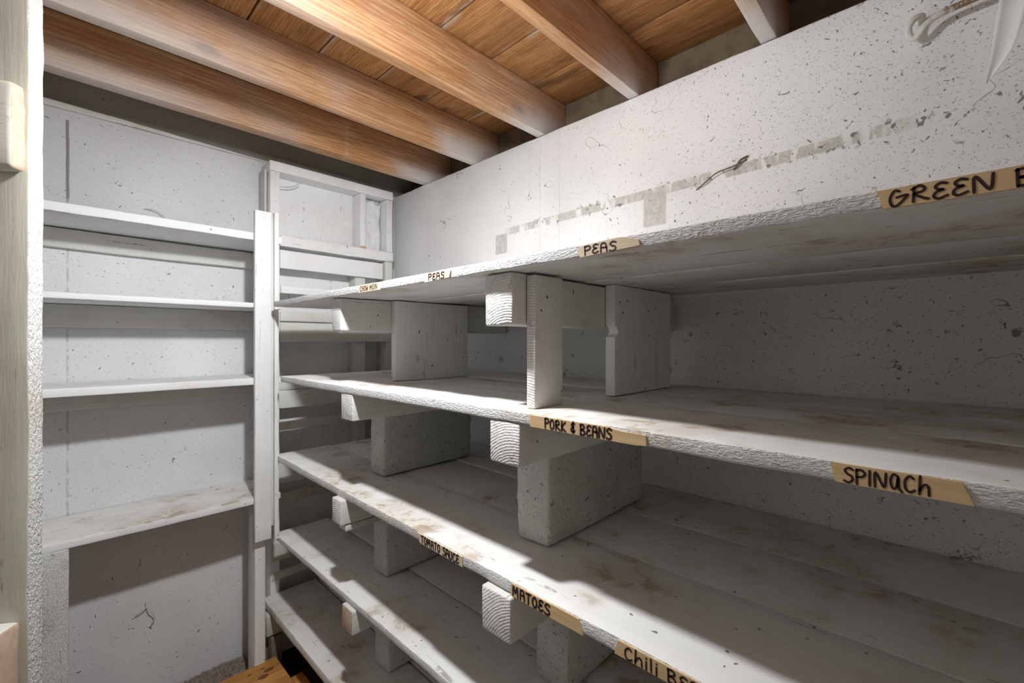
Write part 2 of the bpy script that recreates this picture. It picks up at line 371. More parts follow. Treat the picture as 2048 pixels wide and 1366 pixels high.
def tube(name, pts, rad, mat, parent=None, seg=8, radf=None):
    P = [Vector(p) for p in pts]; V = []; Fc = []
    up = Vector((0.3, 0.2, 0.93)).normalized()
    for i, p in enumerate(P):
        t = (P[min(i + 1, len(P) - 1)] - P[max(i - 1, 0)]).normalized()
        a = t.cross(up).normalized(); bb = t.cross(a).normalized()
        rr = rad * (radf(i / (len(P) - 1)) if radf else 1)
        for k in range(seg):
            th = 2 * math.pi * k / seg; V.append(p + a * math.cos(th) * rr + bb * math.sin(th) * rr)
    for i in range(len(P) - 1):
        for k in range(seg):
            a = i * seg + k; c = i * seg + (k + 1) % seg; Fc.append([a, c, c + seg, a + seg])
    Fc.append(list(range(seg))); Fc.append(list(range((len(P) - 1) * seg, len(P) * seg)))
    return mesh_obj(name, V, Fc, mat, parent)
def spline(pts, n=6):
    P = [Vector(p) for p in pts]; out = []
    for i in range(len(P) - 1):
        p0 = P[max(i - 1, 0)]; p1 = P[i]; p2 = P[i + 1]; p3 = P[min(i + 2, len(P) - 1)]
        for k in range(n):
            t = k / n
            out.append(0.5 * ((2 * p1) + (p2 - p0) * t + (2 * p0 - 5 * p1 + 4 * p2 - p3) * t * t + (3 * p1 - p0 - 3 * p2 + p3) * t ** 3))
    out.append(P[-1]); return out

# ------------------------------------------------------------------ the room shell
XR, YB = 1.264, 2.10           # inner faces of the right and back walls
XL, YF = -0.62, -1.30
ZW = 0.763                     # top of the concrete walls
ZD = 0.925                     # underside of the deck boards
def struct(o): return tag(o, kind='structure')
struct(rbox('floor', (XL - 0.2, 1.6), (YF - 0.2, 2.4), (-H - 0.1, -H), 'floor', r=0.002, seg=0.12, jit=0.0))
struct(rbox('wall_right', (XR, XR + 0.3), (YF - 0.2, YB), (-H, ZW), 'wall_r', r=0.006, seg=0.05, jit=0.0022, freq=9))
struct(rbox('wall_back', (XL - 0.2, XR + 0.3), (YB, YB + 0.2), (-H, ZW + 0.008), 'wall_b', r=0.006, seg=0.06, jit=0.002, freq=8))
struct(rbox('wall_left', (XL - 0.2, XL), (YF - 0.2, YB), (-H, ZD), 'wall_o', r=0.004, seg=0.2, jit=0.0))
wf = struct(rbox('wall_front', (XL, -0.42), (YF - 0.15, YF), (-H, ZD), 'wall_o', r=0.004, seg=0.2, jit=0))
struct(rbox('wall_front', (0.46, XR), (YF - 0.15, YF), (-H, ZD), 'wall_o', r=0.004, seg=0.2, jit=0))
struct(rbox('trim_1', (XL, XR - 0.004), (YB - 0.004, YB + 0.03), (ZW + 0.008, ZW + 0.030), 'cream_x', r=0.003, jit=0.0015,
            warp=lambda q: (q[0], q[1], q[2] - (0.016 * max(0, min(1, (q[0] - 0.0) / 0.6)) if q[2] > ZW + 0.019 else 0))))
struct(rbox('trim_2', (XL, XR + 0.30), (YB + 0.03, YB + 0.07), (ZW + 0.008, ZD), 'rim', r=0.003, jit=0.0008))
struct(rbox('trim_3', (XR + 0.138, XR + 0.18), (YF, YB + 0.028), (ZW, ZD), 'rim_r', r=0.003, jit=0.0008))
ceil = struct(rbox('ceiling', (XL - 0.2, XR + 0.3), (YF - 0.2, YB + 0.2), (ZD + 0.022, ZD + 0.06), 'dark', r=0.002, seg=0.5, jit=0))
x = XR + 0.146
while x > XL - 0.1:
    rbox('deck_board', (x - 0.2015, x - 0.0015), (YF - 0.1, YB + 0.1), (ZD, ZD + 0.021), 'deck', ceil, r=0.002, seg=0.12, jit=0.0010)
    x -= 0.204

joists = [(1.782, 1.835, 'orange wooden joist nearest the back wall, white overspray and painted-in light along its lower edge'),
          (1.437, 1.476, 'second orange wooden joist out from the back wall'),
          (1.061, 1.098, 'middle orange wooden joist, fully lit and knotty'),
          (0.680, 0.716, 'orange wooden joist with a white painted tip, second from the front of the view'),
          (0.300, 0.337, 'short visible end of the joist nearest the hook on the right wall'),
          (-0.09, -0.053, 'joist above the camera, nearest the doorway side'),
          (-0.47, -0.433, 'joist behind the camera, between the viewpoint and the front wall')]
for (a, bq, lab) in joists:
    tag(rbox('ceiling_joist', (XL - 0.05, XR + 0.136), (a, bq), (ZW + 0.002, ZD - 0.0015), 'joist', r=0.003, seg=0.10, jit=0.0012), lab, 'joist', 'ceiling joists')

# ------------------------------------------------------------------ bare bulb under the joist
def lathe(name, prof, centre, mat, parent=None, seg=20):
    V = []; Fc = []
    for (r, z) in prof:
        for k in range(seg):
            t = 2 * math.pi * k / seg; V.append((centre[0] + r * math.cos(t), centre[1] + r * math.sin(t), centre[2] + z))
    for i in range(len(prof) - 1):
        for k in range(seg):
            a = i * seg + k; c = i * seg + (k + 1) % seg; Fc.append([a, c, c + seg, a + seg])
    Fc.append(list(range(seg))); Fc.append(list(range((len(prof) - 1) * seg, len(prof) * seg)))
    return mesh_obj(name, V, Fc, mat, parent)
lamp = empty('light_bulb', (BULB[0], BULB[1], BULB[2]), label='bare lit bulb in a porcelain socket under a ceiling joist', cat='lamp')
lathe('glass', [(0.004, -0.034), (0.018, -0.030), (0.027, -0.018), (0.030, 0.0), (0.027, 0.014), (0.018, 0.032), (0.014, 0.045)], BULB, 'bulb', lamp)
lathe('socket', [(0.016, 0.044), (0.022, 0.05), (0.024, 0.085), (0.050, 0.100), (0.052, 0.1215), (0.01, 0.1215)], BULB, 'socket', lamp)

# ------------------------------------------------------------------ right-hand shelving: shelves of planks
def lerp(a, b, t): return a + (b - a) * t
def shelf(name, label, xf, xf_far, z, th, y0, y1, zback=0.0, gap=0.0016, mat='shelf_y', seams=(0.81, 1.025), xb=XR - 0.006):
    e = empty(name, (xf, (y0 + y1) / 2, z - th), label=label, cat='shelf', group='plank shelves along the right wall')
    xs = [xf] + list(seams) + [xb]
    for i in range(3):
        def warp(q, i=i):
            t = (q[1] - 0.5) / 1.3
            dx = (xf_far - xf) * max(0.0, t) if i == 0 and q[0] < xf + 0.1 else 0.0
            return (q[0] + dx, q[1], q[2] + zback * (q[0] - xf) / (xb - xf) + 0.0012 * math.sin(q[1] * 3 + i * 2))
        rbox('plank', (xs[i] + (gap if i else 0), xs[i + 1] - gap), (y0, y1 - (0.012 * i % 0.02)), (z - th, z - 0.001 * (i == 1)), mat, e,
             r=0.0035 if i == 0 else 0.003, seg=0.035 if i == 0 else 0.09, jit=0.0014 if i == 0 else 0.0009, freq=34, front='sawn_y' if i == 0 else None, warp=warp)
    return e
Y0 = -0.62
ST = shelf('storage_shelf', 'top plank shelf with GREEN BEANS and PEAS tape labels on its edge', 0.555, 0.562, 0.1455, 0.0205, Y0, 1.76, zback=0.007)
S2 = shelf('storage_shelf', 'second plank shelf down, with PORK & BEANS and SPINACH tape labels', 0.571, 0.571, -0.126, 0.0215, Y0, 1.715, gap=0.0012)
S3 = shelf('storage_shelf', 'third plank shelf down, with TOMATO SAUCE and chili bean tape labels', 0.574, 0.594, -0.434, 0.0235, Y0, 1.84, gap=0.0012)
S4 = shelf('storage_shelf', 'fourth plank shelf down, unlabelled, just above the lowest shelf', 0.598, 0.598, -0.743, 0.021, Y0, 1.86, gap=0.003)
S5 = shelf('storage_shelf', 'lowest plank shelf with a dirt stain, close to the floor', 0.590, 0.594, -1.045, 0.030, Y0, 1.985, gap=0.004)

# timbers carrying the shelves
BM = [  # x end, y0, y1, z0, z1, label, end material
    (0.575, 1.2425, 1.300, 0.0290, 0.1240, 'white beam end under the far part of the top shelf', 'end'),
    (0.5746, 0.5565, 0.6285, 0.0283, 0.1240, 'split white beam end under the middle of the top shelf, beside a narrow board', 'end'),
    (0.572, 1.163, 1.232, -0.2225, -0.1475, 'white beam end under the far part of the second shelf, on a concrete block', 'end'),
    (0.572, 0.536, 0.612, -0.2250, -0.1475, 'white beam end under the PORK & BEANS label', 'end'),
    (0.570, 1.231, 1.288, -0.5300, -0.4575, 'white beam end with a thin strip below, under the far part of the third shelf', 'end'),
    (0.562, 0.549, 0.624, -0.5400, -0.4575, 'thick white beam end under the third shelf, beside a tape label', 'end'),
    (0.586, 1.194, 1.258, -0.8330, -0.7640, 'beam end with a bare notched face under the fourth shelf', 'end_bare'),
    (0.586, 0.53, 0.60, -0.8330, -0.7640, 'beam under the near part of the fourth shelf', 'end')]
beams = []
for (xe, y0, y1, z0, z1, lab, em_) in BM:
    beams.append(tag(rbox('support_beam', (xe, XR - 0.012), (y0, y1), (z0, z1), 'cream_x', r=0.004, seg=0.05, jit=0.0013, front=em_), lab, 'beam', 'beams under the plank shelves'))
# thin packing strip under a beam, nail
tag(rbox('packing_strip', (0.588, 1.22), (1.233, 1.278), (-0.550, -0.532), 'grimy_x', r=0.002, jit=0.001, front='end'), 'thin white packing strip between a beam and a concrete block', 'strip')

# concrete blocks
BL = [(0.728, 1.09, 1.268, 1.355, -0.434, -0.2240, 'concrete block standing on the third shelf, farther from the viewer'),
      (0.713, 1.118, 0.586, 0.676, -0.434, -0.2265, 'large concrete block standing on the third shelf, nearer to the viewer'),
      (0.722, 1.09, 1.247, 1.325, -0.743, -0.5515, 'concrete block on the fourth shelf under a beam with a packing strip'),
      (0.745, 1.13, 0.560, 0.648, -0.743, -0.5415, 'concrete block on the fourth shelf, cut by the lower edge of the view'),
      (0.728, 1.09, 1.243, 1.330, -1.045, -0.8345, 'chipped concrete block standing on the lowest shelf')]
for i, (x0, x1, y0, y1, z0, z1, lab) in enumerate(BL):
    tag(rbox('concrete_block', (x0, x1), (y0, y1), (z0 + 0.0035, z1), 'block', r=0.009, seg=0.018, jit=0.0024, freq=55), lab, 'block', 'concrete blocks between the shelves')
# boards standing between the second and the top shelf
tag(rbox('divider_board', (0.738, 1.03), (1.2160, 1.2405), (-0.1245, 0.1240), 'white_z', r=0.002, jit=0.0006, front='cream_z'), 'wide white divider board between the upper two shelves, farther from the viewer', 'board')
nd = tag(rbox('divider_board', (0.611, 0.694), (0.533, 0.554), (-0.1245, 0.1215), 'cream_z', r=0.0025, jit=0.0007, front='end'), 'narrow white upright board standing above the PORK & BEANS label', 'board')

def wide_board():                                            # wide divider with a round notch in its front edge
    x0, x1, y0, y1, z0, z1 = 0.882, 1.168, 0.531, 0.5545, -0.1245, 0.1265
    zc, rn = 0.021, 0.0125
    pts = [(x0, z0)]
    for k in range(13):
        t = -math.pi / 2 + math.pi * k / 12; pts.append((x0 + rn * 1.05 * math.cos(t), zc + rn * math.sin(t)))
    pts += [(x0, z1), (x1, z1), (x1, z0)]
    n = len(pts); V = [(p[0], y0, p[1]) for p in pts] + [(p[0], y1, p[1]) for p in pts]
    Fc = [list(range(n)), list(range(2 * n - 1, n - 1, -1))] + [[i, i + n, (i + 1) % n + n, (i + 1) % n] for i in range(n)]
    o = mesh_obj('divider_board', V, Fc, ['white_z'], smooth=False)
    for (px, pz, rr) in ((0.02, 0.212, 0.0022), (0.055, 0.218, 0.0028), (0.035, 0.19, 0.0028), (0.16, 0.20, 0.0022), (0.20, 0.208, 0.0022)):
        nail_on_y(o, x0 + px, y0, z0 + pz, rr)
    return tag(o, 'wide white divider board with a round notch in its front edge', 'board')
def nail_on_y(parent, x, y, z, r=0.0024, mat='nail'):
    V = []; n = 8
    for (rr, d) in ((r, 0.0), (r * 0.8, -0.0012)):
        for k in range(n): V.append((x + rr * math.cos(k * math.pi * 2 / n), y + d, z + rr * math.sin(k * math.pi * 2 / n)))
    Fc = [[k, (k + 1) % n, n + (k + 1) % n, n + k] for k in range(n)] + [list(range(n, 2 * n)), list(range(n))]
    return mesh_obj('nail_head', V, Fc, mat, parent)
wide_board()
nail_on_y(nd, 0.645, 0.533, 0.082, 0.003); nail_on_y(nd, 0.628, 0.533, 0.056, 0.0022)

# trestle end that carries the lowest shelf
t = empty('shelf_trestle', (0.60, 1.95, -H), label='weathered trestle of short posts and a block carrying the far end of the lowest shelf', cat='trestle')
rbox('cross_bar', (0.583, 1.22), (1.90, 1.945), (-1.167, -1.082), 'grimy_x', t, r=0.008, jit=0.003, seg=0.03)
rbox('post', (0.600, 0.640), (1.895, 1.945), (-H, -1.170), 'leg', t, r=0.005, jit=0.002)
rbox('post', (0.588, 0.604), (1.948, 1.982), (-H, -1.080), 'leg', t, r=0.004, jit=0.0015)
rbox('post', (1.15, 1.20), (1.895, 1.945), (-H, -1.170), 'leg', t, r=0.005, jit=0.002)
for yy in (0.55, -0.35):
    tag(rbox('concrete_block', (0.72, 1.1), (yy, yy + 0.09), (-H + 0.002, -1.0795), 'block', r=0.008, seg=0.03, jit=0.002),
        'concrete block on the floor under the near part of the lowest shelf' if yy > 0 else 'concrete block on the floor under the lowest shelf, behind the viewer', 'block', 'concrete blocks between the shelves')

# ------------------------------------------------------------------ tape labels with marker lettering
G = {
 'P': (0.55, [[(0.05, 0), (0.03, 1.0)], [(0.0, .92), (.3, 1.0), (.52, .82), (.42, .58), (.06, .48)]]),
 'e': (0.55, [[(.5, .92), (.28, 1.0), (.08, .82), (.18, .62), (.38, .56), (.12, .46), (.02, .2), (.2, .02), (.52, .16)]]),
 'E': (0.5, [[(.5, .95), (.05, .95), (.03, .5), (.4, .52), (.03, .5), (.05, .03), (.52, .06)]]),
 'A': (0.6, [[(0.03, 0), (.06, .85), (.2, 1.0), (.42, .95), (.5, .5), (.56, .02)], [(.08, .52), (.56, .5)]]),
 'S': (0.58, [[(.55, .88), (.3, 1.0), (.06, .8), (.2, .58), (.45, .46), (.52, .2), (.28, 0), (.0, .1)]]),
 'G': (0.72, [[(.4, .92), (.2, 1.0), (.02, .55), (.08, .08), (.3, .0), (.62, .42), (.7, .62), (.28, .55)]]),
 'R': (0.66, [[(.06, 0), (.1, .95)], [(0, .82), (.3, 1.0), (.5, .8), (.4, .6), (.1, .52), (.4, .22), (.64, .06)]]),
 'N': (0.72, [[(.03, 0), (.06, .98), (.56, .06), (.66, 1.0)]]),
 'B': (0.62, [[(.06, 0), (.04, 1.0)], [(.0, .93), (.32, 1.0), (.48, .8), (.3, .56), (.1, .5), (.42, .44), (.56, .2), (.35, .02), (.06, .03)]]),
 'O': (0.6, [[(.3, 1.0), (.08, .75), (.06, .3), (.28, .02), (.5, .25), (.52, .72), (.3, 1.0)]]),
 'K': (0.6, [[(.05, 0), (.05, 1.0)], [(.52, .95), (.08, .45), (.55, .02)]]),
 '&': (0.5, [[(.44, .86), (.2, .9), (.06, .7), (.3, .52), (.04, .38), (.06, .14), (.3, .08), (.46, .22)], [(.27, 1.05), (.3, -.05)]]),
 'I': (0.22, [[(.1, 0), (.1, 1.0)]]),
 'C': (0.6, [[(.52, .86), (.3, 1.0), (.06, .68), (.08, .2), (.32, .0), (.58, .16)]]),
 'h': (0.62, [[(.06, 0), (.1, 1.15)], [(.06, .2), (.3, .62), (.52, .55), (.56, 0)]]),
 'a': (0.62, [[(.46, .9), (.2, 1.0), (.04, .6), (.14, .12), (.36, .2), (.46, .85), (.5, .2), (.68, -.06)]]),
 'T': (0.6, [[(.0, .94), (.58, 1.0)], [(.3, .96), (.28, 0)]]),
 'M': (0.8, [[(.03, 0), (.1, 1.0), (.34, .35), (.58, 1.0), (.68, 0)]]),
 'H': (0.6, [[(.05, 0), (.06, 1.0)], [(.52, 1.0), (.5, 0)], [(.05, .5), (.5, .52)]]),
 'U': (0.56, [[(.04, 1.0), (.05, .2), (.26, .0), (.46, .2), (.5, 1.0)]]),
 'Y': (0.56, [[(.04, 1.0), (.06, .5), (.3, .42), (.5, 1.0), (.46, -.1)]]),
 'W': (0.8, [[(.03, 1.0), (.18, 0), (.36, .7), (.54, 0), (.72, 1.0)]]),
 'i': (0.2, [[(.1, 0), (.1, .66)], [(.1, .9), (.12, .94)]]),
 'l': (0.22, [[(.1, 0), (.08, 1.05)]]),
 ' ': (0.35, []),
}
def ribbon(V, Fc, pts, wd, conv):
    P = spline([Vector((p[0], p[1], 0)) for p in pts], 5)
    base = len(V); n = len(P)
    for i, p in enumerate(P):
        t = P[min(i + 1, n - 1)] - P[max(i - 1, 0)]
        if t.length < 1e-7: t = Vector((1, 0, 0))
        t.normalize(); nn = Vector((-t.y, t.x, 0))
        e = -t if i == 0 else t if i == n - 1 else Vector()
        k = 0.75 if i in (0, n - 1) else 1.0
        p = p + e * wd * 0.35
        for (side, dep) in ((1, 0), (-1, 0), (-1, 1), (1, 1)):
            q = p + nn * wd * 0.5 * k * side; V.append(conv(q.x, q.y, dep))
    for i in range(n - 1):
        a = base + i * 4; c = a + 4
        for k in range(4): Fc.append([a + k, a + (k + 1) % 4, c + (k + 1) % 4, c + k])
    Fc.append([base + k for k in range(4)]); Fc.append([base + (n - 1) * 4 + k for k in range(4)])

def tape(sh, xfun, ztop, zbot, outline, text, u0, u1, v0, v1, mat='tape', ink='ink', wd=0.13, label='', slope=0.0, lift=0.0020):
    """outline: (s,t) points, s along the shelf edge (image left to right = falling y), t 0..1 bottom..top. u0,u1: y of the first and last letter"""
    def surf(y, z, d):
        return (xfun(y) - lift - d, y, z)
    pts = []
    for i in range(len(outline)):
        a = outline[i]; bq = outline[(i + 1) % len(outline)]
        m = max(1, int(abs(a[0] - bq[0]) / 0.008))
        for k in range(m): pts.append((lerp(a[0], bq[0], k / m), lerp(a[1], bq[1], k / m)))
    pts = [(s_, lerp(zbot, ztop, t_)) for (s_, t_) in pts]
    n = len(pts); V = [surf(y, z, 0.0006) for (y, z) in pts] + [surf(y, z, -0.0028) for (y, z) in pts]
    Fc = [list(range(n)), list(range(2 * n - 1, n - 1, -1))] + [[i, i + n, (i + 1) % n + n, (i + 1) % n] for i in range(n)]
    o = mesh_obj('tape_label', V, Fc, mat, sh, smooth=False)
    if label: o['label'] = label
    V = []; Fc = []; tot = 0
    for ch in text: tot += G[ch][0] + 0.16
    cur = 0.0; hgt = (ztop - zbot)
    for ci, ch in enumerate(text):
        wdt, strokes = G[ch]; jz = random.uniform(-0.05, 0.05)
        for st in strokes:
            def conv(gx, gy, dep, cur=cur, jz=jz):
                f = (cur + gx) / tot; y = lerp(u0, u1, f)
                z = zbot + hgt * (lerp(v0, v1, gy + jz) + slope * f)
                p = surf(y, z, 0.0010 if dep else 0.0004); return p
            # stroke width is given relative to letter height; widen along y to keep it even
            kx = (abs(u0 - u1) / tot) / (hgt * (v1 - v0))
            V2 = []; F2 = []
            P = [(p[0] * kx, p[1]) for p in st]
            ribbon(V2, F2, P, wd, lambda gx, gy, dep: conv(gx / kx, gy, dep))
            base = len(V); V += V2; Fc += [[i + base for i in f] for f in F2]
        cur += wdt + 0.16
    mesh_obj('lettering', V, Fc, ink, o, smooth=False)
    return o
def xt(y): return lerp(0.555, 0.562, max(0.0, (y - 0.5) / 1.3))
def x2(y): return 0.571
def x3(y): return lerp(0.574, 0.594, max(0.0, (y - 0.5) / 1.3))
def rect(a, bq, t0=0.03, t1=0.97, sl=0.0, sr=0.0): return [(a, t1), (bq, t1), (bq - sr, t0), (a - sl, t0)]
ZT, ZB = 0.1455, 0.125
tape(ST, xt, ZT, ZB, rect(1.093, 0.990, 0.0, 0.86, sl=-0.004), 'CHOW MeIN', 1.086, 0.996, 0.14, 0.76, 'tape2', 'ink', 0.13, 'small tape label reading CHOW MEIN')
tape(ST, xt, ZT, ZB, [(0.797, 0.95), (0.708, 0.80), (0.712, 0.14), (0.797, 0.0)], 'PeAS', 0.782, 0.724, 0.12, 0.76, 'tape2', 'ink', 0.20, 'tape label reading PEAS, farther along the shelf')
tape(ST, xt, ZT, ZB, [(0.394, 0.82), (0.330, 0.98), (0.322, 0.96), (0.296, 0.62), (0.295, 0.22), (0.392, 0.02), (0.397, 0.45)], 'PeAS', 0.384, 0.327, 0.16, 0.80, 'tape2', 'ink', 0.165, 'crumpled tape label reading PEAS')
tape(ST, xt, ZT, ZB, rect(0.046, -0.125, 0.04, 0.93, sl=0.006), 'GReeN BeANS', 0.036, -0.112, 0.13, 0.82, 'tape', 'ink', 0.165, 'long tape label reading GREEN BEANS')
ZT, ZB = -0.126, -0.1475
tape(S2, x2, ZT, ZB, [(0.507, 0.95), (0.36, 0.95), (0.33, 0.80), (0.294, 0.78), (0.293, 0.12), (0.31, 0.04), (0.507, 0.04)], 'PORK & BeANS', 0.474, 0.345, 0.12, 0.86, 'tape', 'ink', 0.20, 'tape label reading PORK & BEANS')
tape(S2, x2, ZT, ZB, rect(0.085, -0.0125, 0.03, 0.94, sl=0.005, sr=0.008), 'SPINaCh', 0.073, 0.006, 0.12, 0.82, 'tape', 'ink', 0.15, 'tape label reading SPINACH')
ZT, ZB = -0.434, -0.4575
tape(S3, x3, ZT, ZB, rect(0.858, 0.695, 0.05, 0.92, sl=0.010), 'TOMATO SAUCe', 0.842, 0.704, 0.14, 0.86, 'tape2', 'ink', 0.20, 'tape label reading TOMATO SAUCE')
tape(S3, x3, ZT, ZB, rect(0.556, 0.408, 0.02, 0.97, sl=-0.002, sr=0.008), 'MATOeS', 0.552, 0.463, 0.14, 0.88, 'tape', 'ink', 0.21, 'long tape label with the end of the word TOMATOES')
tape(S3, x3, ZT, ZB, rect(0.339, 0.17, 0.03, 0.95, sl=-0.006), 'Chili BeANS', 0.328, 0.185, 0.12, 0.84, 'tape', 'ink', 0.16, 'tape label starting with the word Chili')

# ------------------------------------------------------------------ shelves on the back wall
SX0, SX1, SY = -0.40, 0.617, 1.833
U = empty('wall_shelving', (0.1, 1.97, -H), label='white painted board shelving against the back wall, with a two-board upright at its right end', cat='shelves')
for (zt, th, m) in ((0.4015, 0.028, 'white_x'), (0.1415, 0.019, 'white_x'), (-0.139, 0.0245, 'white_x'), (-0.584, 0.023, 'shelf_x')):
    rbox('shelf_board', (SX0, SX1 if zt > -0.5 else 0.612), (SY, YB - 0.004), (zt - th, zt), m, U, r=0.0025, seg=0.05, jit=0.0011, end='white_x')
rbox('cleat', (SX0, 0.60), (YB - 0.026, YB - 0.003), (0.306, 0.3705), 'cream_x', U, r=0.004, jit=0.002, warp=lambda q: (q[0], q[1], q[2] - 0.004 * math.sin(q[0] * 4)))
rbox('cleat', (SX0, 0.60), (YB - 0.024, YB - 0.003), (0.045, 0.1215), 'cream_x', U, r=0.003, jit=0.0012)
rbox('cleat', (SX0, 0.60), (YB - 0.024, YB - 0.003), (-0.232, -0.1645), 'cream_x', U, r=0.003, jit=0.0012)
rbox('upright', (0.517, 0.572), (1.812, SY - 0.001), (-0.742, 0.482), 'white_z', U, r=0.0015, jit=0.0006)
rbox('upright', (0.5835, 0.5985), (1.812, SY - 0.001), (-0.752, 0.485), 'white_z', U, r=0.0015, jit=0.0006)
rbox('filler_strip', (0.5725, 0.583), (1.824, SY - 0.001), (-0.70, 0.470), 'cream_z', U, r=0.001, jit=0.0004)
rbox('leg', (-0.060, 0.033), (SY - 0.004, SY + 0.033), (-H, -0.6075), 'cream_z', U, r=0.0025, jit=0.001, end='sawn_z')
rbox('leg', (0.525, 0.561), (1.842, 1.927), (-H, -0.6075), 'white_z', U, r=0.003, jit=0.0008)

# ------------------------------------------------------------------ stud frame beside the back shelving, with ledger boards
FY = 1.987
K = empty('stud_frame', (0.9, 2.04, -H), label='white painted stud frame with a recessed panel, in the corner behind the plank shelves', cat='frame')
rbox('back_panel', (0.625, 1.188), (2.072, 2.086), (-H + 0.01, 0.735), 'white_z', K, r=0.001, seg=0.2, jit=0.0004)
rbox('top_plate', (0.622, 1.192), (FY, 2.090), (0.7055, 0.7455), 'white_x', K, r=0.002, jit=0.0012)
rbox('stud', (0.624, 0.660), (FY + 0.002, 2.070), (-H, 0.7035), 'white_z', K, r=0.002, jit=0.0010)
rbox('stud', (1.019, 1.047), (FY + 0.002, 2.070), (0.4445, 0.7035), 'white_z', K, r=0.002, jit=0.0010)
rbox('bare_patch', (1.0195, 1.0465), (FY + 0.0005, FY + 0.004), (0.436, 0.4525), 'bare', K, r=0.001, jit=0.0005)
rbox('stud', (1.158, 1.190), (FY + 0.002, 2.070), (0.4445, 0.7035), 'white_z', K, r=0.002, jit=0.0010)
rbox('stud', (1.000, 1.050), (FY + 0.016, 2.070), (-H, 0.3535), 'cream_z', K, r=0.002, jit=0.0010)
rbox('stud', (1.150, 1.190), (FY + 0.004, 2.070), (-H, 0.3935), 'cream_z', K, r=0.002, jit=0.0010)
rbox('bottom_plate', (0.661, 1.192), (FY - 0.002, 2.070), (0.3955, 0.4425), 'white_x', K, r=0.003, jit=0.0018)
def ledger(z0, z1, x0=0.661, x1=1.135, y0=FY - 0.001, th=0.016, mat='white_x', nm='ledger_board'):
    return rbox(nm, (x0, x1), (y0, y0 + th), (z0, z1), mat, K, r=0.002, jit=0.0013)
def zpy(py, px, y):                                          # height of a level seen at (px,py) on the plane y
    fx, fy = math.sin(YAW), math.cos(YAW); k = (px - 1024) / F_PX
    ry = fy - math.sin(YAW) * k
    return (681.5 - py) / F_PX * y / ry
for (a, bq, m) in ((498.5, 535.5, 'white_x'), (571, 586, 'white_x'), (623, 642, 'cream_x'), (644, 684, 'cream_x'), (765, 780.5, 'cream_x'), (782, 817.5, 'cream_x'), (845, 862, 'grimy_x'),
                   (928, 968, 'cream_x'), (989, 1008, 'grimy_x'), (1086, 1121, 'grimy_x'), (1143, 1159, 'grimy_x')):
    zt, zb = zpy(a, 556, FY), zpy(bq, 556, FY)
    thin = bq - a < 20
    ledger(zb, zt, y0=FY - 0.001 - (0.012 if thin and a < 600 else 0), th=(0.05 if thin and a < 600 else 0.014), mat=m, x1=1.135 if a < 500 else 1.185, x0=0.661 if a < 700 else 0.63)
rbox('edge_strip', (0.612, 0.6205), (2.02, 2.09), (0.30, 0.715), 'cream_z', K, r=0.002, jit=0.0015)
# torn foil-like insulation left in the small bay
V = []; Fc = []
nx, nz = 10, 26
for i in range(nx + 1):
    for k in range(nz + 1):
        xx = lerp(1.049, 1.155, i / nx); zz = lerp(0.446, 0.690 - 0.03 * noise.noise(Vector((xx * 60, 0, 3))), k / nz)
        V.append((xx, 2.052 + 0.012 * noise.noise(Vector((xx * 30, zz * 16, 1))) + 0.008 * noise.noise(Vector((xx * 90, zz * 40, 5))), zz))
for i in range(nx):
    for k in range(nz):
        a = i * (nz + 1) + k; Fc.append([a, a + 1, a + nz + 2, a + nz + 1])
ins = mesh_obj('torn_insulation', V, Fc, 'white_z', K); sm = ins.modifiers.new('thickness', 'SOLIDIFY'); sm.thickness = 0.004; ins['label'] = 'torn painted insulation strip in the narrow bay'

# ------------------------------------------------------------------ near upright at the left edge of the view
def upright():
    e = empty('plank_upright', (-0.0284, 1.12, -H), label='thick rough-sawn whitewashed plank with cleats, close at the left edge of the view', cat='plank')
    e.rotation_euler = (0, 0, math.radians(-38))
    # local frame: +x runs to the lit edge, -y faces the viewer, z from the floor
    def lb(name, X, Y, Z, mat, **k):
        o = rbox(name, X, Y, Z, mat, None, **k)
        o.location.z -= H; o.parent = e; return o
    lb('plank', (-0.20, 0.0), (0.0, 0.0285), (0.0, 2.285), 'beige_z', r=0.003, seg=0.03, jit=0.0022, freq=45, right='upright')
    lb('cleat', (-0.30, -0.001), (-0.030, -0.001), (H + 0.285, H + 0.430), 'beige_x', r=0.008, seg=0.03, jit=0.003, freq=40, right='bare')
    lb('cleat', (-0.30, -0.012), (-0.050, -0.001), (H - 0.590, H - 0.476), 'cream_x', r=0.006, seg=0.03, jit=0.003, freq=40, right='bare')
upright()

# ------------------------------------------------------------------ small things on the walls
# hook
hookpts = [(1.262, 0.036, 0.664), (1.246, 0.030, 0.668), (1.236, 0.040, 0.664), (1.234, 0.050, 0.650), (1.238, 0.050, 0.634), (1.240, 0.042, 0.626), (1.236, 0.034, 0.630), (1.232, 0.022, 0.644), (1.230, 0.0, 0.652), (1.228, -0.05, 0.656), (1.226, -0.12, 0.662), (1.226, -0.20, 0.668)]
tag(tube('wall_hook', spline(hookpts, 8), 0.0065, 'hook', seg=12, radf=lambda t: 1.0 if t > 0.3 else 0.9), 'rusty white-painted iron hook rod on the right wall', 'hook')
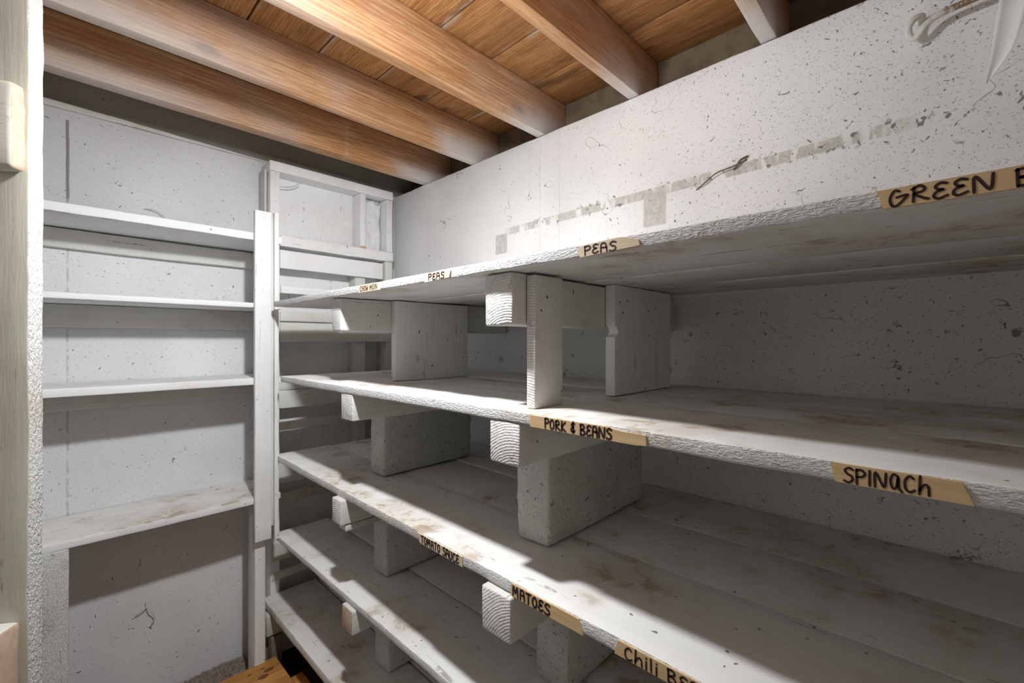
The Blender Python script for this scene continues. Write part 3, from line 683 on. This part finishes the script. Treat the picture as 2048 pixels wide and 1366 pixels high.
# torn paper
def paper():
    L = [(1.19, -0.078, 0.66), (1.19, -0.072, 0.60), (1.19, -0.066, 0.55), (1.19, -0.062, 0.51), (1.19, -0.057, 0.473)]
    R = [(1.192, -0.112, 0.66), (1.192, -0.108, 0.60), (1.192, -0.101, 0.56), (1.192, -0.089, 0.52), (1.19, -0.060, 0.472)]
    L = spline(L, 5); R = spline(R, 5); V = []; Fc = []; n = 6
    for a, bq in zip(L, R):
        for k in range(n + 1):
            t = k / n; p = a.lerp(bq, t); p.x += 0.005 * math.sin(t * math.pi) + 0.002 * math.sin(p.z * 50); V.append(p)
    for i in range(len(L) - 1):
        for k in range(n):
            q = i * (n + 1) + k; Fc.append([q, q + 1, q + n + 2, q + n + 1])
    o = mesh_obj('torn_paper', V, Fc, 'paper'); m = o.modifiers.new('thickness', 'SOLIDIFY'); m.thickness = 0.0006
    return tag(o, 'torn white paper hanging beside the hook on the right wall', 'paper')
paper()
tag(tube('tie_wire', spline([(1.262, 0.498, 0.425), (1.254, 0.47, 0.438), (1.252, 0.44, 0.455), (1.254, 0.40, 0.462), (1.262, 0.368, 0.474)], 6), 0.0018, 'wire'), 'rusty tie wire sticking out of the right wall', 'wire')
tag(tube('tie_wire', spline([(1.262, 0.40, 0.456), (1.256, 0.39, 0.462), (1.254, 0.38, 0.474), (1.262, 0.365, 0.482)], 6), 0.0026, 'wire'), 'short thick rusty wire end above the longer wire on the right wall', 'wire')
tag(tube('tie_wire', spline([(0.208, 2.090, -0.990), (0.225, 2.086, -0.980), (0.237, 2.088, -0.972), (0.238, 2.095, -0.955)], 6), 0.0018, 'wire_w'), 'painted wire stub bent left on the back wall below the shelves', 'wire')
tag(tube('tie_wire', spline([(0.238, 2.094, -0.972), (0.246, 2.086, -0.990), (0.258, 2.084, -1.005), (0.262, 2.084, -1.022), (0.252, 2.088, -1.042)], 6), 0.0018, 'wire_w'), 'painted wire stub curling down on the back wall below the shelves', 'wire')
tag(tube('tie_wire', spline([(0.232, 2.095, 0.481), (0.25, 2.085, 0.482), (0.275, 2.08, 0.474), (0.292, 2.082, 0.458), (0.28, 2.088, 0.456)], 6), 0.0014, 'wire_w'), 'thin looped wire on the back wall above the top wall shelf', 'wire')
tag(tube('tie_wire', spline([(0.664, 2.030, 0.655), (0.69, 2.028, 0.659), (0.715, 2.025, 0.664), (0.735, 2.022, 0.674), (0.752, 2.02, 0.690)], 6), 0.0026, 'wire_w'), 'twisted painted wire across the recessed panel of the stud frame', 'wire')

# ------------------------------------------------------------------ on the floor: carpet piece and pine box
def carpet():
    V = []; Fc = []; n = 40; m = 24; P = {}
    x0, x1, y0, y1 = 0.16, 0.586, 1.852, 2.092
    def top(x, y):
        e = min((x - x0) / 0.05, (x1 - x) / 0.05, (y - y0) / 0.05, (y1 - y) / 0.01, 1.0); e = max(0.0, e)
        return -H + 0.004 + (0.062 + 0.010 * noise.noise(Vector((x * 12, y * 12, 0)))) * math.sqrt(e)
    for i in range(n + 1):
        for j in range(m + 1):
            x = lerp(x0, x1, i / n); y = lerp(y0, y1, j / m); V.append((x, y, top(x, y) + 0.003 * noise.noise(Vector((x * 90, y * 90, 2)))))
    for i in range(n):
        for j in range(m):
            a = i * (m + 1) + j; Fc.append([a, a + 1, a + m + 2, a + m + 1])
    k = len(V)
    V += [(x0, y0, -H + 0.001), (x1, y0, -H + 0.001), (x1, y1, -H + 0.001), (x0, y1, -H + 0.001)]; Fc.append([k, k + 1, k + 2, k + 3])
    o = tag(mesh_obj('carpet_remnant', V, Fc, 'carpet'), 'shaggy beige carpet remnant on the floor below the wall shelving', 'carpet')
    V = []; Fc = []; rng = random.Random(3)
    for _ in range(9000):
        x = rng.uniform(x0 + 0.01, x1 - 0.01); y = rng.uniform(y0 + 0.01, y1 - 0.006)
        if x < 0.3 and rng.random() < 0.7: continue
        z = top(x, y) - 0.002; h = rng.uniform(0.007, 0.014); a = rng.uniform(0, 6.28); dx, dy = rng.uniform(-.008, .008), rng.uniform(-.008, .008); r = 0.0016
        b0 = len(V)
        for q in range(3): V.append((x + r * math.cos(a + q * 2.1), y + r * math.sin(a + q * 2.1), z))
        V.append((x + dx, y + dy, z + h)); Fc += [[b0, b0 + 1, b0 + 3], [b0 + 1, b0 + 2, b0 + 3], [b0 + 2, b0, b0 + 3]]
    p = mesh_obj('carpet_pile', V, Fc, 'pile', o, smooth=False); p['kind'] = 'stuff'
carpet()
PZ = -1.215
bx = empty('pine_box', (0.45, 1.6, -H), label='varnished orange pine board box standing on the floor by the carpet', cat='box')
bx_top = rbox('top_board', (0.20, 0.598), (1.20, 1.848), (PZ - 0.019, PZ), 'pine', bx, r=0.002, jit=0.0004)
rbox('side_board', (0.600, 0.640), (1.20, 1.695), (PZ - 0.022, PZ - 0.003), 'pine', bx, r=0.002, jit=0.0004)
rbox('end_board', (0.22, 0.58), (1.81, 1.83), (-H + 0.038, PZ - 0.0205), 'pine', bx, r=0.002, jit=0.0004)
rbox('end_board', (0.22, 0.58), (1.22, 1.24), (-H + 0.001, PZ - 0.0205), 'pine', bx, r=0.002, jit=0.0004)
rbox('end_board', (0.575, 0.595), (1.245, 1.795), (-H + 0.003, PZ - 0.0235), 'pine', bx, r=0.002, jit=0.0004)
for (kx, ky, r) in ((0.556, 1.788, 0.013), (0.530, 1.765, 0.014), (0.541, 1.808, 0.005), (0.497, 1.808, 0.005)):
    V = [(kx + r * math.cos(q * 0.3927) * 1.3, ky + r * math.sin(q * 0.3927) * 0.8, PZ + 0.0004) for q in range(16)]
    V += [(v[0], v[1], PZ - 0.002) for v in V]
    mesh_obj('knot', V, [list(range(16)), list(range(31, 15, -1))] + [[q, (q + 1) % 16, (q + 1) % 16 + 16, q + 16] for q in range(16)], 'knot', bx_top, smooth=False)
